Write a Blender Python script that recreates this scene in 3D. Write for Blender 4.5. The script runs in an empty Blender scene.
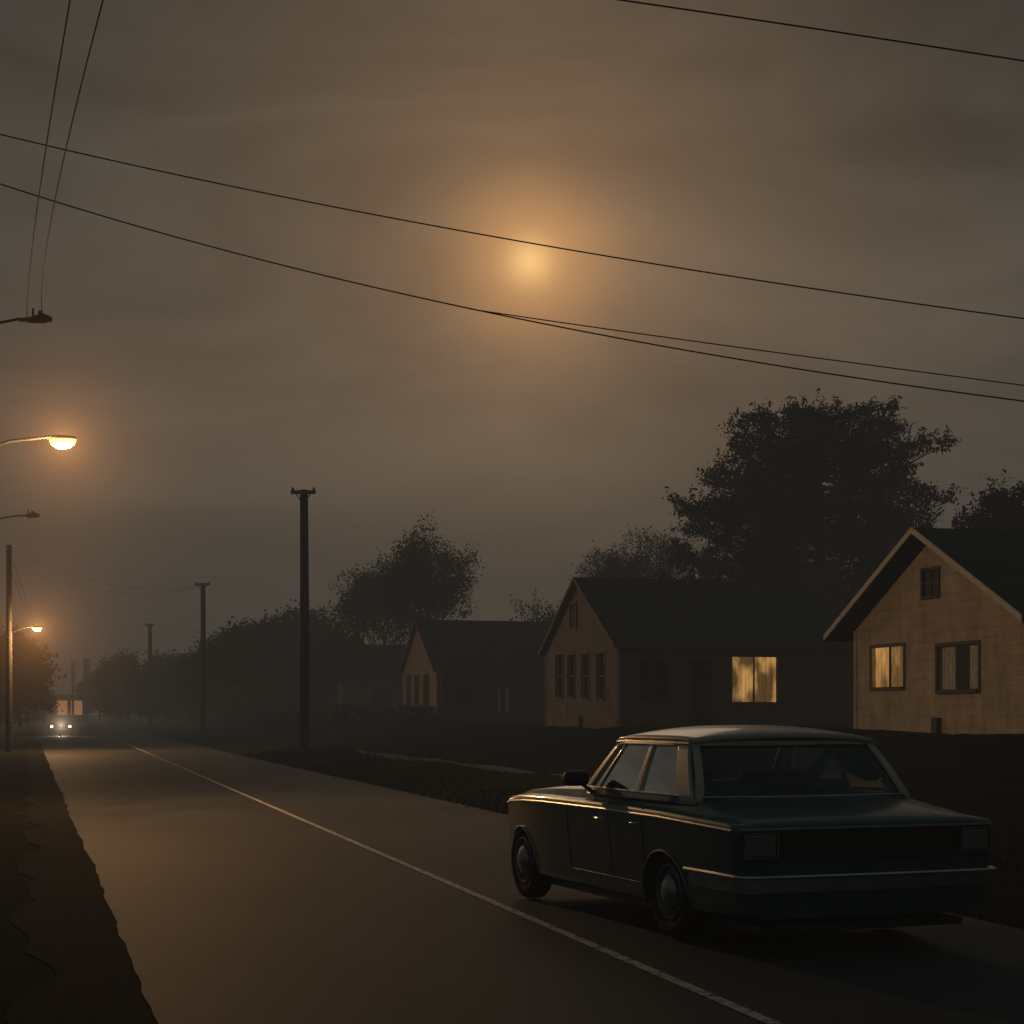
import bpy, math, random, bmesh
import numpy as np
from mathutils import Vector, Matrix
rnd = random.Random(7)
F = 1700.0; H = 1.6; K = 452/1700.0
scene = bpy.context.scene
TH = math.atan(K)

# ------------------------------------------------------------ materials
def new_mat(name):
    m = bpy.data.materials.new(name); m.use_nodes = True
    nt = m.node_tree
    return m, nt, nt.nodes['Principled BSDF']
def noise(nt, scale, detail=4, rough=.55, vec=None, dist=0):
    n = nt.nodes.new('ShaderNodeTexNoise'); n.inputs['Scale'].default_value = scale
    n.inputs['Detail'].default_value = detail; n.inputs['Roughness'].default_value = rough
    n.inputs['Distortion'].default_value = dist
    if vec is not None: nt.links.new(vec, n.inputs['Vector'])
    return n
def ramp(nt, src, stops):
    r = nt.nodes.new('ShaderNodeValToRGB'); e = r.color_ramp.elements
    while len(e) < len(stops): e.new(.5)
    for i, (p, c) in enumerate(stops):
        e[i].position = p
        e[i].color = (c, c, c, 1) if not hasattr(c, '__len__') else (*c, 1)
    nt.links.new(src, r.inputs['Fac']); return r
def bump(nt, b, src, strength, dist):
    n = nt.nodes.new('ShaderNodeBump'); n.inputs['Strength'].default_value = strength
    n.inputs['Distance'].default_value = dist
    nt.links.new(src, n.inputs['Height']); nt.links.new(n.outputs[0], b.inputs['Normal'])
def objco(nt, mapping=None):
    t = nt.nodes.new('ShaderNodeTexCoord')
    if mapping:
        m = nt.nodes.new('ShaderNodeMapping'); m.inputs['Scale'].default_value = mapping
        nt.links.new(t.outputs['Object'], m.inputs['Vector']); return m.outputs[0]
    return t.outputs['Object']
def simple(name, col, rough=.6, metal=0, var=.3, scale=6, coat=0, spec=.5, bmp=0):
    m, nt, b = new_mat(name)
    n = noise(nt, scale, 5, .6, objco(nt))
    lo = tuple(c*(1-var) for c in col); hi = tuple(min(1, c*(1+var)) for c in col)
    r = ramp(nt, n.outputs['Fac'], [(.3, lo), (.7, hi)])
    nt.links.new(r.outputs[0], b.inputs['Base Color'])
    b.inputs['Roughness'].default_value = rough; b.inputs['Metallic'].default_value = metal
    b.inputs['Coat Weight'].default_value = coat; b.inputs['Coat Roughness'].default_value = .08
    b.inputs['Specular IOR Level'].default_value = spec
    if bmp: bump(nt, b, n.outputs['Fac'], .5, bmp)
    return m
def emis(name, col, strength):
    m, nt, b = new_mat(name)
    b.inputs['Base Color'].default_value = (*col, 1)
    b.inputs['Emission Color'].default_value = (*col, 1)
    b.inputs['Emission Strength'].default_value = strength
    return m
def mult(nt, a, b_, fac=1):
    mx = nt.nodes.new('ShaderNodeMix'); mx.data_type = 'RGBA'; mx.blend_type = 'MULTIPLY'; mx.inputs[0].default_value = fac
    nt.links.new(a, mx.inputs[6]); nt.links.new(b_, mx.inputs[7]); return mx.outputs[2]

asph, nt, b = new_mat('asphalt')
co = objco(nt)
n1 = noise(nt, .3, 7, .62, co); n2 = noise(nt, 60, 3, .7, co)
r1 = ramp(nt, n1.outputs['Fac'], [(.3, (.034, .038, .040)), (.7, (.066, .070, .070))])
r2 = ramp(nt, n2.outputs['Fac'], [(.35, .62), (.7, 1.35)])
vor = nt.nodes.new('ShaderNodeTexVoronoi'); vor.feature = 'DISTANCE_TO_EDGE'; vor.inputs['Scale'].default_value = .3
wn = noise(nt, 1.5, 4, .6, co)
va = nt.nodes.new('ShaderNodeVectorMath'); va.operation = 'MULTIPLY_ADD'
nt.links.new(wn.outputs['Color'], va.inputs[0]); va.inputs[1].default_value = (.9, .9, .9); nt.links.new(co, va.inputs[2])
nt.links.new(va.outputs[0], vor.inputs['Vector'])
rc = ramp(nt, vor.outputs['Distance'], [(0, .45), (.008, 1)])
# tar patches and tyre-worn lanes
pt = noise(nt, .9, 2, .4, objco(nt, (1, .25, 1)), .3); rp = ramp(nt, pt.outputs['Fac'], [(.58, 1), (.62, .72)])
nt.links.new(mult(nt, mult(nt, mult(nt, r1.outputs[0], r2.outputs[0]), rc.outputs[0], .6), rp.outputs[0], .6), b.inputs['Base Color'])
b.inputs['Roughness'].default_value = .72
b.inputs['Specular IOR Level'].default_value = .27
bump(nt, b, n2.outputs['Fac'], .5, .008)

paintm, nt, b = new_mat('road_paint')
co = objco(nt); n = noise(nt, 9, 6, .75, co)
r = ramp(nt, n.outputs['Fac'], [(.38, (.14, .138, .13)), (.56, (.66, .64, .58))])
nt.links.new(r.outputs[0], b.inputs['Base Color']); b.inputs['Roughness'].default_value = .7

grassm, nt, b = new_mat('ground_grass')
co = objco(nt); n = noise(nt, .5, 8, .65, co); n2 = noise(nt, 14, 5, .7, co)
r = ramp(nt, n.outputs['Fac'], [(.3, (.013, .016, .010)), (.55, (.021, .021, .013)), (.75, (.030, .026, .018))])
r2 = ramp(nt, n2.outputs['Fac'], [(.3, .5), (.7, 1.3)])
nt.links.new(mult(nt, r.outputs[0], r2.outputs[0]), b.inputs['Base Color']); b.inputs['Roughness'].default_value = 1
b.inputs['Specular IOR Level'].default_value = .03
bump(nt, b, n2.outputs['Fac'], .8, .05)

concrete = simple('concrete', (.10, .098, .09), .85, var=.35, scale=4)
gravel = simple('gravel', (.022, .021, .018), .97, var=.5, scale=25, bmp=.02, spec=.03)
wood = simple('pole_wood', (.03, .028, .025), .9, var=.4, scale=8, bmp=.01, spec=.2)
metal_dark = simple('metal_dark', (.04, .04, .04), .55, .4)
wirem = simple('wire_rubber', (.012, .012, .012), .8, spec=.1)
bark = simple('bark', (.028, .026, .022), .95, var=.4, scale=5, spec=.1)
def leafmat(name, a, c):
    m, nt, b = new_mat(name)
    n = noise(nt, 1.3, 4, .6, objco(nt))
    r = ramp(nt, n.outputs['Fac'], [(.3, a), (.7, c)])
    nt.links.new(r.outputs[0], b.inputs['Base Color']); b.inputs['Roughness'].default_value = .9
    b.inputs['Specular IOR Level'].default_value = .08
    return m
pine_leaf = leafmat('pine_needles', (.012, .024, .018), (.026, .044, .030))
dec_leaf = leafmat('leaves', (.024, .030, .024), (.042, .047, .036))
grass_leaf = leafmat('grass_blades', (.014, .018, .011), (.030, .030, .018))

# ------------------------------------------------------------ mesh helpers
def link(o, parent=None):
    scene.collection.objects.link(o)
    if parent is not None: o.parent = parent
    return o
def mobj(name, v, f, mat, parent=None, smooth=None):
    me = bpy.data.meshes.new(name); me.from_pydata([tuple(p) for p in v], [], f); me.update()
    if mat is not None: me.materials.append(mat)
    if smooth is not None:
        me.shade_smooth(); me.set_sharp_from_angle(angle=math.radians(smooth))
    return link(bpy.data.objects.new(name, me), parent)
def empty(name, loc=(0, 0, 0), rz=0):
    o = bpy.data.objects.new(name, None); o.location = loc; o.rotation_euler = (0, 0, rz); o.empty_display_size = .3
    return link(o)
def boxv(x0, x1, y0, y1, z0, z1):
    v = [(x0, y0, z0), (x1, y0, z0), (x1, y1, z0), (x0, y1, z0), (x0, y0, z1), (x1, y0, z1), (x1, y1, z1), (x0, y1, z1)]
    f = [(0, 3, 2, 1), (4, 5, 6, 7), (0, 1, 5, 4), (1, 2, 6, 5), (2, 3, 7, 6), (3, 0, 4, 7)]
    return v, f
def box(name, x0, x1, y0, y1, z0, z1, mat, parent=None, bev=0):
    v, f = boxv(x0, x1, y0, y1, z0, z1); o = mobj(name, v, f, mat, parent)
    if bev:
        m = o.modifiers.new('b', 'BEVEL'); m.width = bev; m.segments = 3
    return o
class Acc:
    def __init__(s): s.v = []; s.f = []
    def add(s, v, f):
        n = len(s.v); s.v += list(v); s.f += [tuple(i+n for i in q) for q in f]
    def box(s, *a): s.add(*boxv(*a))
    def tube(s, pts, rad, n=8, cap=True):
        pts = [Vector(p) for p in pts]; k = len(pts)
        if not hasattr(rad, '__len__'): rad = [rad]*k
        v = []; f = []
        up = None
        for i, p in enumerate(pts):
            d = (pts[min(i+1, k-1)]-pts[max(i-1, 0)])
            if d.length < 1e-9: d = Vector((0, 0, 1))
            d.normalize()
            if up is None:
                up = Vector((0, 0, 1)) if abs(d.z) < .9 else Vector((1, 0, 0))
            a = d.cross(up)
            if a.length < 1e-4: a = d.orthogonal()
            a.normalize(); c = a.cross(d); up = c
            for j in range(n):
                t = 2*math.pi*j/n
                v.append(p+(a*math.cos(t)+c*math.sin(t))*rad[i])
        for i in range(k-1):
            for j in range(n):
                f.append((i*n+j, i*n+(j+1) % n, (i+1)*n+(j+1) % n, (i+1)*n+j))
        if cap:
            f.append(tuple(range(n-1, -1, -1))); f.append(tuple((k-1)*n+j for j in range(n)))
        s.add(v, f)
    def obj(s, name, mat, parent=None, smooth=None): return mobj(name, s.v, s.f, mat, parent, smooth)

# ------------------------------------------------------------ terrain
GX = [-400, -12, -3, .2, 7.3, 8.2, 10, 12, 16.5, 30, 500]; GZ = [.0, -.03, -.03, -.02, -.02, .1, .25, .5, 1.2, 1.25, 1.6]
def gh(t): return float(np.interp(t, GX, GZ))
def wp(t, d): return (t-K*d, d)
def left_edge(d): return .686-.2847*d
ts = np.unique(np.concatenate([np.linspace(-900, -20, 14), np.linspace(-20, 0, 41), np.linspace(0, 7.2, 8), np.linspace(7.2, 22, 60), np.linspace(22, 60, 20), np.linspace(60, 900, 12)]))
ds = np.unique(np.concatenate([np.linspace(-40, 4, 12), np.linspace(4, 50, 160), np.linspace(50, 160, 120), np.linspace(160, 2500, 30)]))
rs = np.random.RandomState(3)
V = []; nT = len(ts)
for d in ds:
    le = left_edge(d)+K*d
    for t in ts:
        x, y = wp(t, d); z = gh(t)
        if t > 7.2:
            off = min(abs(t-7.2), 1.0); z += off*(.05*math.sin(x*.9+y*.37)+.04*math.sin(x*.31-y*.53+1)+rs.uniform(-.015, .02))
        elif t < le-1.4:
            off = min(abs(t-le+1.4), 1.0)*.2; z += off*(.05*math.sin(x*.9+y*.37)+.04*math.sin(x*.31-y*.53+1)+rs.uniform(-.01, .012))
        if le-1.4 < t < 7.3: z = -.03
        V.append((x, y, z))
Fc = [(i*nT+j, i*nT+j+1, (i+1)*nT+j+1, (i+1)*nT+j) for i in range(len(ds)-1) for j in range(nT-1)]
mobj('ground', V, Fc, grassm, smooth=60)

rdv = []; dd = np.concatenate([np.linspace(-30, 4, 15), np.linspace(4, 80, 300), np.linspace(80, 700, 80)])
shv = []; j1 = j2 = 0
for i, d in enumerate(dd):
    j1 = .75*j1+rs.uniform(-.018, .018); j2 = .75*j2+rs.uniform(-.02, .02)
    rdv += [(left_edge(d)+j1, d, 0), (3.68-K*d, d, .006), (7.2-K*d+j2, d, 0)]
    shv += [(left_edge(d)-.7+.08*math.sin(d*1.3)+.06*math.sin(d*3.1)+j2*2, d, -.022), (left_edge(d)+.1, d, -.006)]
rdf = []
for i in range(len(dd)-1):
    a = i*3; rdf += [(a, a+1, a+4, a+3), (a+1, a+2, a+5, a+4)]
mobj('road', rdv, rdf, asph)
mobj('road_shoulder', shv, [(2*i, 2*i+1, 2*i+3, 2*i+2) for i in range(len(dd)-1)], gravel)
lv = []
for d in dd:
    w = .042
    lv += [(3.68-w-K*d, d, .0115), (3.68+w-K*d, d, .0115)]
mobj('road_centre_line', lv, [(2*i, 2*i+1, 2*i+3, 2*i+2) for i in range(len(dd)-1)], paintm)
a = Acc()
d = 24.0
while d < 58:
    L = 1.2
    t0, t1 = 10.2, 10.34
    p = [wp(t0, d), wp(t1, d), wp(t1, d+L-.02), wp(t0, d+L-.02)]
    z0 = gh(t0)+.10+.02*math.sin(d)
    top = [(p[i][0], p[i][1], z0) for i in range(4)]; bot = [(p[i][0], p[i][1], z0-.4) for i in range(4)]
    a.add(bot+top, [(4, 5, 6, 7), (0, 1, 5, 4), (1, 2, 6, 5), (2, 3, 7, 6), (3, 0, 4, 7)])
    d += L
a.obj('kerb', concrete)

# ------------------------------------------------------------ leaf clouds
def quads(centers, size, asp, rg):
    n = len(centers)
    a = rg.normal(size=(n, 3)); a /= np.linalg.norm(a, axis=1)[:, None]
    c = rg.normal(size=(n, 3)); c = np.cross(a, c); c /= np.linalg.norm(c, axis=1)[:, None]
    s = size*rg.uniform(.6, 1.4, size=(n, 1))
    a = a*s*.5; c = c*s*.5*asp
    return np.stack([centers-a-c, centers+a-c, centers+a*.6+c, centers-a*.6+c], axis=1).reshape(-1, 3)
def quad_obj(name, v, mat, parent=None):
    n = len(v)//4
    me = bpy.data.meshes.new(name)
    me.vertices.add(n*4); me.vertices.foreach_set('co', v.astype(np.float32).ravel())
    me.loops.add(n*4); me.loops.foreach_set('vertex_index', np.arange(n*4, dtype=np.int32))
    me.polygons.add(n); me.polygons.foreach_set('loop_start', np.arange(0, n*4, 4, dtype=np.int32))
    me.polygons.foreach_set('loop_total', np.full(n, 4, dtype=np.int32))
    me.update(calc_edges=True); me.validate(); me.materials.append(mat)
    return link(bpy.data.objects.new(name, me), parent)
def puff(rg, c, r, n):
    p = rg.normal(size=(n, 3)); p /= np.linalg.norm(p, axis=1)[:, None]
    p *= (rg.uniform(0, 1, size=(n, 1))**.45)*rg.uniform(.7, 1.15, size=(n, 1))
    return np.array(c)+p*np.array(r)

def pine(x, y, zb, height, width, seed, nb=95, dens=150, leaf=.19):
    rg = np.random.RandomState(seed)
    e = empty('pine_tree', (x, y, zb))
    A = Acc(); tp = []; lean = rg.uniform(-.4, .4)
    for i in range(9):
        s = i/8; tp.append((lean*s+.15*math.sin(3*s), .1*math.sin(4*s), height*.97*s))
    A.tube(tp, [.38*(1-s/8)+.04 for s in range(9)], 9)
    C = []
    for i in range(nb):
        s = .25+.74*(i/nb)**.95
        prof = math.sqrt(max(0, 1-((s-.42)/.60)**2)) if s > .42 else .85+.15*(s-.25)/.17
        ln = width*.5*prof*rg.uniform(.60, 1.07)
        az = i*2.399+rg.uniform(-.4, .4)
        z0 = height*s*.96; rise = rg.uniform(.05, .30)*ln
        p0 = Vector((lean*s, 0, z0-ln*.16))
        p1 = p0+Vector((math.cos(az)*ln, math.sin(az)*ln, rise))
        pm = (p0+p1)/2+Vector((0, 0, -.08*ln))
        A.tube([p0, pm, p1], [.09, .06, .02], 5)
        k = max(2, int(ln/.85))
        for j in range(k+1):
            q = .35+.65*j/k
            pc = p0.lerp(p1, q)+Vector((rg.uniform(-.6, .6), rg.uniform(-.6, .6), rg.uniform(-.2, .5)))
            rr = rg.uniform(.45, .9)
            C.append(puff(rg, pc, (rr, rr, rr*.62), int(dens*rr)))
            for _ in range(5):
                dv = Vector((math.cos(az)+rg.uniform(-1, 1), math.sin(az)+rg.uniform(-1, 1), rg.uniform(-.1, 1.0))).normalized()
                m_ = 16; tt_ = rg.uniform(.3, 1.0, (m_, 1))
                C.append(np.array(pc)+np.array(dv)*rr*tt_*rg.uniform(1.1, 1.6)+rg.normal(size=(m_, 3))*.09)
    A.obj('trunk', bark, e, 50)
    quad_obj('foliage', quads(np.concatenate(C), leaf, .3, rg), pine_leaf, e)
    return e

def decid_geo(rg, height, width, levels=5, leaves=4, leaf=.16, twig=.012, spread=2.2):
    A = Acc(); tips = []
    def grow(p, d, ln, r, lv):
        segs = 3; pts = [p]; q = p.copy(); dd = d.copy()
        for i in range(segs):
            dd = (dd+Vector(rg.normal(size=3)*.13)+Vector((0, 0, .05))).normalized()
            q = q+dd*ln/segs; pts.append(q.copy())
        r2 = max(r*.62, twig)
        A.tube(pts, list(np.linspace(r, r2, segs+1)), 6 if lv < 2 else 3, cap=False)
        if lv >= levels:
            tips.append(q); tips.append(pts[1]); return
        if lv >= levels-2: tips.append(pts[2])
        k = 3 if lv > 0 else 5
        if lv == 1: k = 4
        for i in range(k):
            az = 2*math.pi*i/k+rg.uniform(-.6, .6); sp = rg.uniform(.35, .85) if i else .15
            o = dd.orthogonal().normalized(); o.rotate(Matrix.Rotation(az, 3, dd))
            nd = (dd*math.cos(sp)+o*math.sin(sp)).normalized()
            st = pts[-1] if i < 2 or lv == 0 else pts[2]
            grow(st.copy(), nd, ln*rg.uniform(.62, .85), r2*.8, lv+1)
    grow(Vector((0, 0, 0)), Vector((0, 0, 1)), height*.27, height*.022, 0)
    av = np.array([tuple(p) for p in A.v])
    ext = np.percentile(np.abs(av[:, :2]), 99.0); sx = width*.5/ext; sz = height/av[:, 2].max()
    av *= np.array([sx, sx, sz])
    tp = np.array([tuple(t) for t in tips])*np.array([sx, sx, sz])
    C = np.repeat(tp, leaves, axis=0); C = C+rg.normal(size=C.shape)*leaf*spread
    return av, A.f, C
def decid(name, x, y, zb, height, width, seed, levels=5, leaves=4, leaf=.16, spread=2.2, twig=.012):
    rg = np.random.RandomState(seed); e = empty(name, (x, y, zb))
    v, f, C = decid_geo(rg, height, width, levels, leaves, leaf, twig, spread)
    mobj('branches', v, f, bark, e)
    if leaves: quad_obj('foliage', quads(C, leaf, .6, rg), dec_leaf, e)
    return e
def px(u, d): return (u-512)/F*d
def pz(v, d): return H+(715-v)/F*d

pine(px(822, 74), 74, 1.2, pz(402, 74)-1.2, 13.4, 12, nb=118)
pine(px(1024, 60), 60, 1.2, pz(492, 60)-1.2, 4.8, 5, nb=50, dens=130)
decid('broadleaf_tree', px(434, 104), 104, 1.2, pz(518, 104)-1.2, 8.6, 21, 6, 5, .13, 1.8)
decid('broadleaf_tree', px(384, 112), 112, 1.2, pz(556, 112)-1.2, 8.0, 22, 6, 4, .13, 1.9)
decid('bare_tree', px(600, 92), 92, 1.2, pz(543, 92)-1.2, 6.0, 23, 6, 2, .1, 1.6)
decid('bare_tree', px(658, 96), 96, 1.2, pz(528, 96)-1.2, 8.0, 24, 6, 2, .1, 1.6)
decid('bare_tree', px(545, 100), 100, 1.2, pz(594, 100)-1.2, 5.5, 25, 5, 6, .12, 1.6)
rg = np.random.RandomState(44); TL = []; BV = Acc()
spec = [(330, 618, 125), (300, 618, 130), (272, 622, 128), (250, 620, 150), (232, 632, 170), (205, 658, 160), (180, 655, 190), (150, 662, 180), (128, 652, 200), (118, 668, 230), (100, 680, 260), (345, 640, 112), (220, 652, 145), (165, 668, 170), (140, 672, 210), (312, 606, 140),
        (20, 644, 120), (-6, 632, 105), (28, 668, 170), (40, 690, 240), (10, 660, 150), (470, 640, 130), (520, 640, 140), (560, 640, 150), (85, 699, 420), (70, 704, 500), (50, 702, 480)]
for u, v, d in spec:
    x = px(u, d); h = max(3.5, pz(v, d)-1.0)
    av, f, C = decid_geo(rg, h, h*rg.uniform(.8, 1.1), 5, 7, .2, .02, 2.2)
    o = np.array([x, d, .8]); BV.add([tuple(p) for p in (av+o)], f); TL.append(C+o)
    for _ in range(8):
        s = rg.uniform(.12, .55)
        TL.append(puff(rg, o+np.array([rg.uniform(-.35, .35)*h, rg.uniform(-2, 2), h*s]), (h*.2, h*.2, h*.16), 150))
te = empty('distant_trees')
BV.obj('branches', bark, te); quad_obj('foliage', quads(np.concatenate(TL), .27, .6, rg), dec_leaf, te)
TL = []
for i in range(330):
    d = rg.uniform(78, 330); t = rg.uniform(13.0, 17.5)+(rg.uniform(0, 30) if d > 150 else 0)
    x, y = wp(t, d); r = rg.uniform(.4, .9)*(1+d/260)
    TL.append(puff(rg, (x, y, gh(t)+r*.4), (r*1.3, r*1.3, r*.7), 100))
for i in range(120):
    d = rg.uniform(130, 420); x = left_edge(d)-rg.uniform(3, 30); r = rg.uniform(.6, 1.4)*(1+d/300)
    TL.append(puff(rg, (x, d, r*.5), (r*1.3, r*1.3, r*.8), 100))
quad_obj('bushes', quads(np.concatenate(TL), .24, .6, rg), dec_leaf)
n = 26000
dg = 7+rg.uniform(0, 1, n)**1.7*60
xx = 7.15+rg.exponential(1.6, n)+rg.normal(size=n)*.04-K*dg
zz = np.interp(xx+K*dg, GX, GZ)
hh = rg.uniform(.02, .07, n)*(1+dg/40); ang = rg.uniform(0, 6.28, n); lw = .005*(1+dg/14)
P = np.stack([xx, dg, zz-.02], 1); W = np.stack([np.cos(ang)*lw, np.sin(ang)*lw, 0*ang], 1)
Lv = np.stack([rg.normal(size=n)*.5*hh, rg.normal(size=n)*.5*hh, hh], 1)
quad_obj('grass', np.stack([P-W, P+W, P+Lv+W*.2, P+Lv-W*.2], 1).reshape(-1, 3), grass_leaf)

# ------------------------------------------------------------ houses
def siding(name, col, board=.14, var=.12):
    m, nt, b = new_mat(name); co = objco(nt)
    sp = nt.nodes.new('ShaderNodeSeparateXYZ'); nt.links.new(co, sp.inputs[0])
    mm = nt.nodes.new('ShaderNodeMath'); mm.operation = 'DIVIDE'; mm.inputs[1].default_value = board; nt.links.new(sp.outputs[2], mm.inputs[0])
    fr = nt.nodes.new('ShaderNodeMath'); fr.operation = 'FRACT'; nt.links.new(mm.outputs[0], fr.inputs[0])
    n = noise(nt, 1.2, 7, .7, objco(nt, (1, 1, 3)))
    st = noise(nt, 2.6, 6, .7, objco(nt, (1, 1, .22))); rst = ramp(nt, st.outputs['Fac'], [(.35, .62), (.6, 1.05)])
    r = ramp(nt, n.outputs['Fac'], [(.3, tuple(c*(1-var*2) for c in col)), (.65, tuple(c*(1+var) for c in col))])
    e = ramp(nt, fr.outputs[0], [(0, .45), (.09, 1)])
    nt.links.new(mult(nt, mult(nt, r.outputs[0], e.outputs[0], .75), rst.outputs[0], .8), b.inputs['Base Color']); b.inputs['Roughness'].default_value = .75
    bump(nt, b, fr.outputs[0], .6, .02)
    return m
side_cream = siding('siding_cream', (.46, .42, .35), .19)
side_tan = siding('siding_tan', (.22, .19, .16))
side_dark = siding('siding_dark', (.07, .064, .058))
roofm, nt, b = new_mat('roof_shingles')
bt = nt.nodes.new('ShaderNodeTexBrick'); bt.inputs['Scale'].default_value = 1; bt.inputs['Brick Width'].default_value = .3; bt.inputs['Row Height'].default_value = .16
bt.inputs['Mortar Size'].default_value = .012; bt.inputs['Color1'].default_value = (.018, .038, .044, 1); bt.inputs['Color2'].default_value = (.030, .052, .058, 1); bt.inputs['Mortar'].default_value = (.010, .012, .012, 1)
nt.links.new(objco(nt), bt.inputs['Vector']); nn_ = noise(nt, 1.5, 5, .7, objco(nt)); rn = ramp(nt, nn_.outputs['Fac'], [(.3, .6), (.7, 1.25)])
nt.links.new(mult(nt, bt.outputs['Color'], rn.outputs[0]), b.inputs['Base Color']); b.inputs['Roughness'].default_value = .9
bump(nt, b, bt.outputs['Fac'], -.4, .02)
trim = simple('trim_paint', (.50, .49, .45), .6, var=.15)
trim_d = simple('trim_dark', (.05, .045, .04), .6, var=.15)
glass_dk, nt, b = new_mat('window_glass'); b.inputs['Base Color'].default_value = (.01, .012, .014, 1); b.inputs['Roughness'].default_value = .08
curtain = simple('curtain', (.48, .50, .50), .9, var=.3, scale=9)
def litmat(name, a, c, s):
    m, nt, b = new_mat(name)
    co = objco(nt, (1, 1, .5)); w = noise(nt, 1.5, 3, .5, co, .2)
    r = ramp(nt, w.outputs['Fac'], [(.42, a), (.58, c)])
    wf = noise(nt, 14, 2, .5, objco(nt, (1, 1, .04))); rf = ramp(nt, wf.outputs['Fac'], [(.35, .65), (.6, 1.0)])
    b.inputs['Base Color'].default_value = (.1, .06, .03, 1)
    nt.links.new(mult(nt, r.outputs[0], rf.outputs[0]), b.inputs['Emission Color']); b.inputs['Emission Strength'].default_value = s
    return m
lit1 = litmat('lit_curtain', (.15, .075, .022), (.80, .42, .12), .72)

def wall_grid(A, axis, pos, u0, u1, z0, z1, holes):
    us = sorted(set([u0, u1]+[h[0] for h in holes]+[h[1] for h in holes]))
    zs = sorted(set([z0, z1]+[h[2] for h in holes]+[h[3] for h in holes]))
    def P(u, z, o=0): return (pos+o, u, z) if axis == 'x' else (u, pos+o, z)
    for i in range(len(us)-1):
        for j in range(len(zs)-1):
            cu = (us[i]+us[i+1])/2; cz = (zs[j]+zs[j+1])/2
            if any(h[0] < cu < h[1] and h[2] < cz < h[3] for h in holes): continue
            A.add([P(us[i], zs[j]), P(us[i+1], zs[j]), P(us[i+1], zs[j+1]), P(us[i], zs[j+1])], [(0, 1, 2, 3)])
    for h in holes:
        c = [(h[0], h[2]), (h[1], h[2]), (h[1], h[3]), (h[0], h[3])]
        for k in range(4):
            p, q = c[k], c[(k+1) % 4]
            A.add([P(*p), P(*q), P(*q, .12), P(*p, .12)], [(0, 1, 2, 3)])
def window(e, axis, pos, h, kind, tm, mull=1, bars=1):
    def B(A, u0, u1, z0, z1, o0, o1):
        if axis == 'x': A.box(pos+o0, pos+o1, u0, u1, z0, z1)
        else: A.box(u0, u1, pos+o0, pos+o1, z0, z1)
    A = Acc(); u0, u1, z0, z1 = h; t = .07
    B(A, u0-t, u0, z0-t, z1+t, -.03, .02); B(A, u1, u1+t, z0-t, z1+t, -.03, .02)
    B(A, u0, u1, z1, z1+t, -.033, .02); B(A, u0, u1, z0-t, z0, -.07, .02)
    for k in range(mull):
        c = u0+(u1-u0)*(k+1)/(mull+1); B(A, c-.025, c+.025, z0, z1, .04, .08)
    for k in range(bars):
        c = z0+(z1-z0)*(k+1)/(bars+1); B(A, u0, u1, c-.022, c+.022, .045, .085)
    A.obj('window_frame', tm, e)
    A = Acc(); B(A, u0, u1, z0, z1, .09, .11)
    A.obj('window_glass', {'dark': glass_dk, 'lit': lit1, 'curt': glass_dk}[kind], e)
    if kind == 'curt':
        A = Acc(); w = (u1-u0)
        for a0, a1 in ((u0+.03, u0+w*.30), (u1-w*.34, u1-.03)):
            n = 6
            for i in range(n):
                s0 = a0+(a1-a0)*i/n; B(A, s0, s0+(a1-a0)/n*.96, z0+.02, z1-.02, .087-.006*(i % 2), .089)
        A.obj('curtains', curtain, e)
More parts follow.
